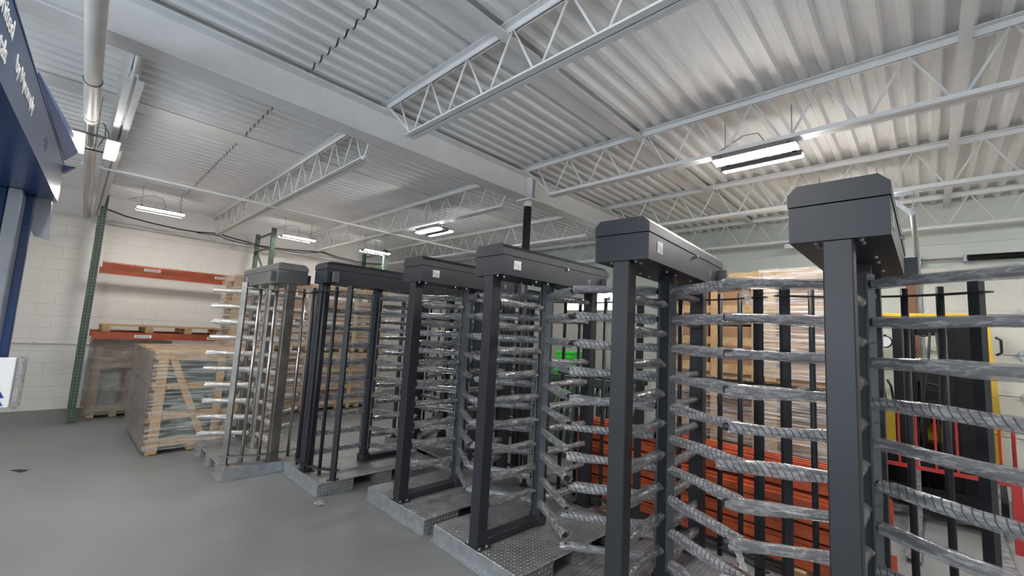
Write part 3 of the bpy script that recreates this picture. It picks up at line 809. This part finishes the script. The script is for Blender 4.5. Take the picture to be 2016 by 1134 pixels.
# stacked crates right of centre, front face toward -y
for col_,(x0,x1,wr) in enumerate(((-2.50,-1.30,None),(-1.27,-0.60,'stretch_film_dense'))):
    for lev,(z0,h) in enumerate(((0.0,1.28),(1.34,1.22))):
        cx, lx = (x0+x1)/2, x1-x0
        crate('%s %s wooden crate of cartons behind the two nearest turnstiles' % (('lower','upper')[lev],('open slatted','film wrapped')[col_]), cx,5.78,z0,lx,0.95,h,0,'y',
              posts=((-lx/2+0.05,0.08),(-0.0+0.10*(1-col_),0.07),(lx/2-0.05,0.10)) if col_ == 0 else ((-lx/2+0.05,0.11),(lx/2-0.05,0.10)),
              slats=((0.06+0.06,0.10),(0.43,0.09),(0.80,0.09),(h-0.06,0.10)), wrap=wr if lev or col_ else 'stretch_film', mat='pine')
        nx = 2 if col_ == 0 else 1
        for ix in range(nx):
            for zz in range(2):
                lw = (lx-0.24)/nx
                carton('%s %scarton inside the %s %s crate' % (('bottom','top')[zz],('left ','right ')[ix] if nx == 2 else '',('lower','upper')[lev],('open','film wrapped')[col_]), cx-lx/2+0.12+lw*(ix+0.5),5.78,z0+0.125+zz*0.5,lw-0.02,0.74,0.48)

# ================================================================== STACK OF ORANGE BEAMS
bm_me = MB().prism([(-0.025,-0.042),(0.025,-0.042),(0.025,0.042),(-0.002,0.042),(-0.002,0.014),(-0.025,0.014)],-1.22,1.22,'x').mesh('beam_rail','orange_paint')
brk = MB().prism([(0,-0.034),(0.05,-0.034),(0.05,-0.028),(0.006,-0.028),(0.006,0.030),(0,0.030)],-0.054,0.054,'z').mesh('end_bracket','orange_paint')
dun = tag(MB().box(-0.05,0.05,3.95,4.62,0,0.09).build('dunnage_block','pine',None,(-2.4,0,0)),'wooden bearer block at the left under the orange beam stack','block')
dun = tag(MB().box(-0.05,0.05,3.95,4.62,0,0.09).build('dunnage_block','pine',None,(-0.75,0,0)),'wooden bearer block at the right under the orange beam stack','block')
for r in range(7):
    for q in range(7 if r < 5 else (5 if r == 5 else 3)):
        ox = random.uniform(-0.14,0.06); y = 4.03+q*0.079+random.uniform(-0.006,0.006)+(0.0 if r < 5 else 0.07)
        b = thing('orange_beam','orange steel beam in the stack lying behind the two nearest turnstiles','steel beam',(-1.53+ox,y,0.145+r*0.1085),random.uniform(-0.006,0.006),'orange beams in the stack')
        inst('beam_rail',bm_me,b)
        inst('end_bracket',brk,b,(1.22,0,0)); inst('end_bracket',brk,b,(-1.226,0,0))

# ================================================================== GREEN FRAMES LYING BEHIND THE FOURTH TURNSTILE
for i,(y,x0,x1,zt) in enumerate(((5.15,-4.30,-2.75,1.12),(5.38,-4.25,-2.85,1.05),(5.62,-4.3,-2.8,1.15))):
    r = thing('spare_rack_frame','%s of three green rack frames standing on edge behind the turnstiles' % ('nearest','middle','farthest')[i],'rack frame',(0,y,0),0,'spare green rack frames')
    for z in (0.05,zt):
        mb = MB().prism([(-0.035,-0.04),(0.035,-0.04),(0.035,0.04),(-0.035,0.04)],-(x1-x0)/2,(x1-x0)/2,'z')
        mb.build('rack_post','rack_green',r,((x0+x1)/2,0,z),(math.pi/2,0,math.pi/2))
    n = 5; st = (x1-x0-0.1)/n
    for k in range(n):
        xa = x0+0.05+k*st
        MB().beam((xa,0,0.08),(xa+st,0,zt-0.04),0.03,0.03,(0,1,0)).build('diagonal_strut','rack_green_plain',r)
        MB().beam((xa+st,0,0.08),(xa+st,0,zt-0.04),0.03,0.03,(0,1,0)).build('cross_strut','rack_green_plain',r)

# bright green bins behind
def bin_(label,x,y,z):
    b = thing('storage_bin',label,'bin',(x,y,z),0,'bright green storage bins')
    w0,w1,d0,d1,h = 0.17,0.20,0.15,0.18,0.34
    MB().add([(-w0,-d0,0),(w0,-d0,0),(w0,d0,0),(-w0,d0,0),(-w1,-d1,h),(w1,-d1,h),(w1,d1,h),(-w1,d1,h)],[(3,2,1,0),(0,1,5,4),(1,2,6,5),(2,3,7,6),(3,0,4,7),(4,5,6,7)]).build('bin_body','bright_green',b)
    MB().box(-w1-0.02,w1+0.02,-d1-0.02,d1+0.02,h-0.03,h+0.01).build('bin_rim','bright_green',b)
    MB().box(-0.08,0.08,-d1-0.03,-d1,h-0.12,h-0.09).build('bin_handle','bright_green',b)
tb = thing('work_table','grey steel table holding the green bins near the far door','table',(-5.0,6.9,0))
MB().box(-0.75,0.75,-0.35,0.35,0.70,0.74).build('table_top','galvanised',tb)
for sx in (-1,1):
    for sy in (-1,1): MB().box(-0.02,0.02,-0.02,0.02,0,0.70).build('leg','galvanised',tb,(sx*0.70,sy*0.30,0))
bin_('bright green bin standing on the far table',-5.02,6.85,0.74)
bin_('bright green bin stacked on top of another on the far table',-5.02,6.85,1.09)
# dark equipment cabinets near the far door
for i,(x,y,wd,h) in enumerate(((-6.6,6.6,0.8,1.9),(-7.6,6.9,0.7,2.0))):
    cb = thing('equipment_cabinet','dark tall cabinet %s the far table' % ('just left of','farther left of')[i],'cabinet',(x,y,0))
    bevel_box(-wd/2,wd/2,-0.3,0.3,0.06,h,0.01).build('cabinet_body','grey_plastic',cb)
    for s in (-1,1):
        d = MB().box(s*0.005 if s > 0 else -wd/2+0.02,wd/2-0.02 if s > 0 else -0.005,-0.315,-0.30,0.1,h-0.04).build('cabinet_door','grey_plastic',cb)
        MB().box(s*0.04-0.008,s*0.04+0.008,-0.335,-0.315,h*0.5,h*0.5+0.14).build('door_handle','screw',d)
    MB().box(-wd/2+0.03,wd/2-0.03,-0.27,0.27,0,0.06).build('plinth','rubber',cb)

# ================================================================== FORKLIFT
fk = thing('forklift','yellow and black forklift parked before the white sectional door','forklift',(0.02,6.55,0))
for sx,wd in ((-0.215,0.19),(0.255,0.25)):
    MB().box(sx-wd/2,sx+wd/2,-0.02,0.10,0.12,2.06).build('mast_rail','mast_black',fk)
    MB().box(sx-wd/4,sx+wd/4,-0.06,-0.02,0.15,2.02).build('inner_mast','mast_black',fk)
    MB().cyl((sx+(0.13 if sx<0 else -0.16),0.05,0.2),(sx+(0.13 if sx<0 else -0.16),0.05,1.45),0.03,12).build('lift_cylinder','mast_black',fk,smooth=True)
for z in (0.25,1.30,2.0): MB().box(-0.26,0.33,0.03,0.08,z-0.05,z+0.05).build('mast_crosspiece','mast_black',fk)
for z in (0.30,0.62): MB().box(-0.42,0.48,-0.12,-0.06,z-0.05,z+0.05).build('carriage_bar','mast_black',fk)
for x in (-0.17,0.38):
    f = MB().box(x-0.05,x+0.05,-0.16,-0.12,0.04,0.66).build('fork','fork_steel',fk)
    MB().add([(x-0.05,-1.45,0.035),(x+0.05,-1.45,0.035),(x+0.05,-0.12,0.035),(x-0.05,-0.12,0.035),(x-0.045,-1.45,0.045),(x+0.045,-1.45,0.045),(x+0.05,-0.12,0.08),(x-0.05,-0.12,0.08)],[(3,2,1,0),(4,5,6,7),(0,1,5,4),(1,2,6,5),(2,3,7,6),(3,0,4,7)]).build('fork_blade','fork_steel',f)
bevel_box(-0.64,0.50,0.35,1.45,0.22,0.70,0.05).build('chassis','mast_black',fk)
bevel_box(-0.64,0.50,0.62,1.45,0.70,0.95,0.05).build('engine_cover','yellow_paint',fk)
bevel_box(0.06,0.13,0.30,0.60,0.62,1.05,0.02).build('dash_panel','yellow_paint',fk)
bevel_box(0.38,0.50,0.30,0.60,0.62,1.0,0.02).build('side_panel','yellow_paint',fk)
bevel_box(-0.60,-0.22,0.20,0.45,0.70,1.18,0.03).build('front_cowl','yellow_paint',fk)
bevel_box(-0.25,0.30,0.55,0.95,0.95,1.15,0.04).build('seat','rubber',fk)
bevel_box(-0.25,0.30,0.92,1.05,1.10,1.60,0.04).build('seat_back','rubber',fk)
for x,s in ((-0.64,-1),(0.47,1)):
    MB().beam((x,0.30,0.95),(x-0.03*s,0.62,2.18),0.07,0.07).build('guard_post','yellow_paint',fk)
    MB().beam((x,1.35,0.95),(x-0.03*s,1.30,2.18),0.07,0.07).build('guard_post','yellow_paint',fk)
    MB().beam((x-0.03*s,0.55,2.18),(x-0.03*s,1.40,2.18),0.07,0.07).build('guard_rail','yellow_paint',fk)
MB().beam((-0.64,0.58,2.19),(0.47,0.58,2.19),0.07,0.08).build('guard_front_bar','yellow_paint',fk)
for y in (0.75,0.95,1.15): MB().beam((-0.60,y,2.19),(0.43,y,2.19),0.03,0.03).build('guard_slat','yellow_paint',fk)
for x,z in ((-0.40,1.87),(-0.05,2.02)):
    l = MB().cyl((x,0.40,z),(x,0.50,z),0.075,18).build('work_lamp','rubber',fk,smooth=True)
    MB().cyl((x,0.395,z),(x,0.40,z),0.062,18).build('lamp_lens','lens_grey',l)
    MB().box(x-0.01,x+0.01,0.44,0.60,z+0.07,z+0.09).build('lamp_bracket','rubber',l)
for x in (-0.40,-0.33): MB().tube([(x,0.30,1.15),(x-0.02,0.28,1.35),(x-0.05,0.26,1.42)],0.012,8).build('control_lever','rubber',fk,smooth=True)
wh = MB().tube([(-0.05+0.16*math.cos(a),0.45+0.12*math.sin(a),1.32+0.08*math.sin(a)) for a in np.linspace(0,2*math.pi,21)],0.014,8).build('steering_wheel','rubber',fk,smooth=True)
MB().cyl((-0.05,0.45,1.32),(-0.05,0.30,0.95),0.02,8).build('steering_column','rubber',wh)
for x in (-0.63,0.33):
    wq = MB().cyl((x,0.22,0.27),(x+0.16,0.22,0.27),0.27,28).build('wheel','rubber',fk,smooth=True)
    MB().cyl((x-0.005,0.22,0.27),(x+0.165,0.22,0.27),0.13,20).build('wheel_hub','screw',wq)
for x in (-0.42,0.32): MB().cyl((x,1.20,0.2),(x+0.14,1.20,0.2),0.2,24).build('wheel','rubber',fk,smooth=True)
for i in range(2):
    MB().tube([(-0.08+0.13*i,0.0,0.5),(-0.1+0.13*i,-0.03,1.0),(-0.03+0.1*i,0.0,1.6),(0.0+0.05*i,0.02,1.98)],0.012,8).build('hydraulic_hose','rubber',fk,smooth=True)
MB().tube([(0.50,0.36,1.96),(0.54,0.36,1.93),(0.54,0.36,1.80),(0.50,0.36,1.77)],0.012,8).build('grab_handle','rubber',fk,smooth=True)
# red rail frame in front of the forklift
rr = thing('red_rail_frame','red tubular rail frame on thick posts standing before the forklift','rail frame',(0.08,6.15,0))
for x in (-0.46,0.455): MB().box(x-0.032,x+0.032,-0.03,0.03,0,0.60).build('thick_post','red_paint',rr)
MB().beam((-0.46,0,0.595),(0.455,0,0.595),0.03,0.035).build('lower_rail','red_paint',rr)
MB().tube([(-0.46,0,0.60),(-0.46,0,1.12),(-0.44,0,1.18),(-0.38,0,1.20),(0.36,0,1.20),(0.43,0,1.18),(0.455,0,1.10),(0.455,0,0.60)],0.014,10).build('upper_rail','red_paint',rr,smooth=True)
for x in (-0.33,-0.20,-0.06,0.09,0.37): MB().cyl((x,0,0.60),(x,0,1.20),0.010,8).build('rail_upright','red_paint',rr)

# ================================================================== SECTIONAL DOOR GEAR AT RIGHT
tr = thing('door_track','galvanised door track running from a roof bracket to the white door','track',(0,0,0))
xt = -0.06
MB().tube([(xt,5.86,3.17),(xt,6.9,3.02),(xt,7.95,2.86),(xt,8.18,2.74),(xt,8.24,2.5),(xt,8.24,0.02)],0.026,8).build('track_rail','galvanised',tr,smooth=True)
MB().beam((xt,5.88,3.40),(xt,5.88,3.14),0.04,0.006,(1,0,0)).build('bracket_leg','galvanised',tr)
MB().beam((xt-0.20,5.88,3.39),(xt,5.88,3.15),0.04,0.006,(0,1,0)).build('bracket_brace','galvanised',tr)
MB().beam((xt-0.22,5.88,3.385),(xt+0.02,5.88,3.385),0.04,0.006,(0,1,0)).build('bracket_arm','galvanised',tr)
MB().box(-0.20,-0.10,YB-0.05,YB,0,3.0).build('door_jamb','brown_wood',tr)
tsf = thing('torsion_spring','black torsion spring on a steel shaft above the white sectional door','spring',(0,0,0))
MB().cyl((-0.06,YB-0.14,3.05),(3.7,YB-0.14,3.05),0.014,10).build('spring_shaft','galvanised',tsf,smooth=True)
MB().tube([(0.42+0.0135*i/8.0*1.0, YB-0.14+0.038*math.cos(i*math.pi/4), 3.05+0.038*math.sin(i*math.pi/4)) for i in range(8*60)],0.0065,5).build('spring_coil','mast_black',tsf,smooth=True)
MB().box(-0.12,-0.03,YB-0.2,YB-0.02,2.98,3.12).build('bearing_bracket','galvanised',tsf)
MB().box(0.38,0.41,YB-0.19,YB-0.02,3.0,3.10).build('anchor_plate','galvanised',tsf)
em = thing('emergency_light','small white emergency light under the last joist, left of the highest header','emergency light',(-1.45,7.86,3.30))
bevel_box(-0.15,0.15,-0.06,0.06,0,0.08,0.01).build('light_case','white_paint',em)
MB().cyl((0,0,0.08),(0,0,0.12),0.02,8).build('mount_stem','white_paint',em)

# ================================================================== BLUE PORTAL AT THE LEFT
d2 = Vector((1.405,-0.067,0)).normalized()
PR = thing('entry_portal','blue steel entry portal with white lettering at the left picture edge','portal',(-2.82,-0.093,0),math.atan2(d2.y,d2.x))
# local +x runs toward the camera along the header, local +y is the lettered face's outward side
hb = MB().box(0,2.4,-0.40,0,2.20,2.383).build('header_box','portal_blue',PR)
MB().box(0.0,2.4,-0.40,0.0015,2.378,2.384).build('header_rim','portal_blue',hb)
# sloping hood that leaves the face at the near part and juts out at the far end
pf = [(-0.40,2.40),(0.0,2.405),(0.037,2.456),(0.012,2.54),(-0.40,2.56)]; pn = [(-0.40,2.384),(0.0,2.384),(0.003,2.387),(0.003,2.392),(-0.40,2.392)]
hood = MB().add([(-0.02,a,b) for a,b in pf]+[(1.02,a,b) for a,b in pn],[(0,1,2,3,4),(9,8,7,6,5)]+[(i,(i+1)%5,5+(i+1)%5,5+i) for i in range(5)])
hood.build('hood','portal_bright',PR)
MB().add([(-0.015,0.0,2.37),(-0.015,0.038,2.378),(-0.015,0.002,2.337),(0.03,0.0,2.37),(0.012,0.038,2.378),(0.03,0.002,2.337)],[(0,1,2),(5,4,3),(0,3,4,1),(1,4,5,2),(2,5,3,0)]).build('corner_fin','portal_blue',PR)
def face_text(txt,size,s,z,mat='print_white',sx=1.0):
    me = text_mesh(txt,size,mat,0.0004,'LEFT',0.0,0.0012)
    o = inst('lettering',me,hb,(s,0.0006,z),(math.pi/2,0,math.pi)); o.scale = (sx,1,1); return o
face_text('United',0.062,1.555,2.33,'print_white',1.1)
face_text('Portals',0.062,1.555,2.262,'print_white',0.93)
face_text('by Mycomply',0.056,1.292,2.295,'print_white',1.05)
lg = MB()
for (a,b) in ((0,0.022),(0,0),(0,-0.022),(0.018,0.011),(0.018,-0.011),(-0.018,0.011),(-0.018,-0.011),(0.036,0),(-0.036,0)):
    lg.add([(0.62+a-0.008,0.003,2.293+b),(0.62+a,0.003,2.293+b+0.01),(0.62+a+0.008,0.003,2.293+b),(0.62+a,0.003,2.293+b-0.01)],[(0,1,2,3)])
lg.build('logo_mark','print_blue',hb)
bevel_box(0.08,0.18,-0.125,-0.085,0.0,2.20,0.004).build('portal_post','portal_grey',PR)  # lit, reflecting face of a blue post, put into the grey colour
bevel_box(0.04,0.075,-0.115,-0.06,0.0,2.20,0.004).build('portal_post','portal_blue',PR)
bevel_box(0.10,0.16,-0.155,-0.13,0.0,2.20,0.004).build('portal_post','portal_blue',PR)
bevel_box(0.09,0.17,-0.20,-0.16,0.0,2.20,0.004).build('portal_post','portal_grey',PR)
bevel_box(0.02,0.20,-0.60,-0.205,0.0,2.20,0.004).build('side_panel','portal_dark',PR)
MB().add([(0.02,-0.13,2.20),(0.02,-0.015,2.20),(0.02,-0.002,2.02),(0.02,-0.05,2.03),(0.02,-0.085,2.12),(0.02,-0.13,2.12),
          (0.05,-0.13,2.20),(0.05,-0.015,2.20),(0.05,-0.002,2.02),(0.05,-0.05,2.03),(0.05,-0.085,2.12),(0.05,-0.13,2.12)],
         [(5,4,3,2,1,0),(6,7,8,9,10,11)]+[(i,(i+1)%6,6+(i+1)%6,6+i) for i in range(6)]).build('corner_bracket','portal_grey',PR)
MB().box(-0.05,0.35,-0.62,-0.02,0,0.012).build('floor_plate','portal_blue',PR)
sg = bevel_box(0.185,0.22,-0.30,-0.020,1.325,1.518,0.003).build('reader_panel','print_white',PR)
bevel_box(0.165,0.218,-0.020,0.006,1.318,1.522,0.008).build('plastic_sleeve','sleeve_clear',sg)
for i in range(2):
    MB().add([(0.2205,-0.070,1.333+i*0.03),(0.2205,-0.035,1.333+i*0.03),(0.2205,-0.048,1.36+i*0.03),(0.2205,-0.070,1.36+i*0.03)],[(0,1,2,3)]).build('logo_mark','print_blue',sg)

# ================================================================== FLOOR LITTER
tag(MB().add([(-0.09,-0.02,0.001),(0.07,-0.035,0.001),(0.10,0.02,0.012),(-0.04,0.03,0.004),(-0.09,-0.02,0.003),(0.07,-0.035,0.003),(0.10,0.02,0.015),(-0.04,0.03,0.007)],
         [(3,2,1,0),(4,5,6,7),(0,1,5,4),(1,2,6,5),(2,3,7,6),(3,0,4,7)]).build('tape_scrap','cable_black',None,(-6.95,-0.18,0),(0,0,0.6)),'dark scrap of tape lying alone on the grey floor at left','scrap')
cf = []; rnd = random.Random(5)
mb = MB()
N = 6
for i in range(N+1):
    for j in range(N+1): mb.v.append((0.05*(i/N-0.5)*2+rnd.uniform(-.01,.01),0.03*(j/N-0.5)*2+rnd.uniform(-.008,.008),0.004+abs(rnd.gauss(0,0.012))))
for i in range(N):
    for j in range(N): mb.f.append((i*(N+1)+j,(i+1)*(N+1)+j,(i+1)*(N+1)+j+1,i*(N+1)+j+1))
tag(mb.build('plastic_scrap','sleeve_white',None,(-4.23,1.86,0)),'crumpled clear plastic scrap on the floor before the second turnstile base','scrap')
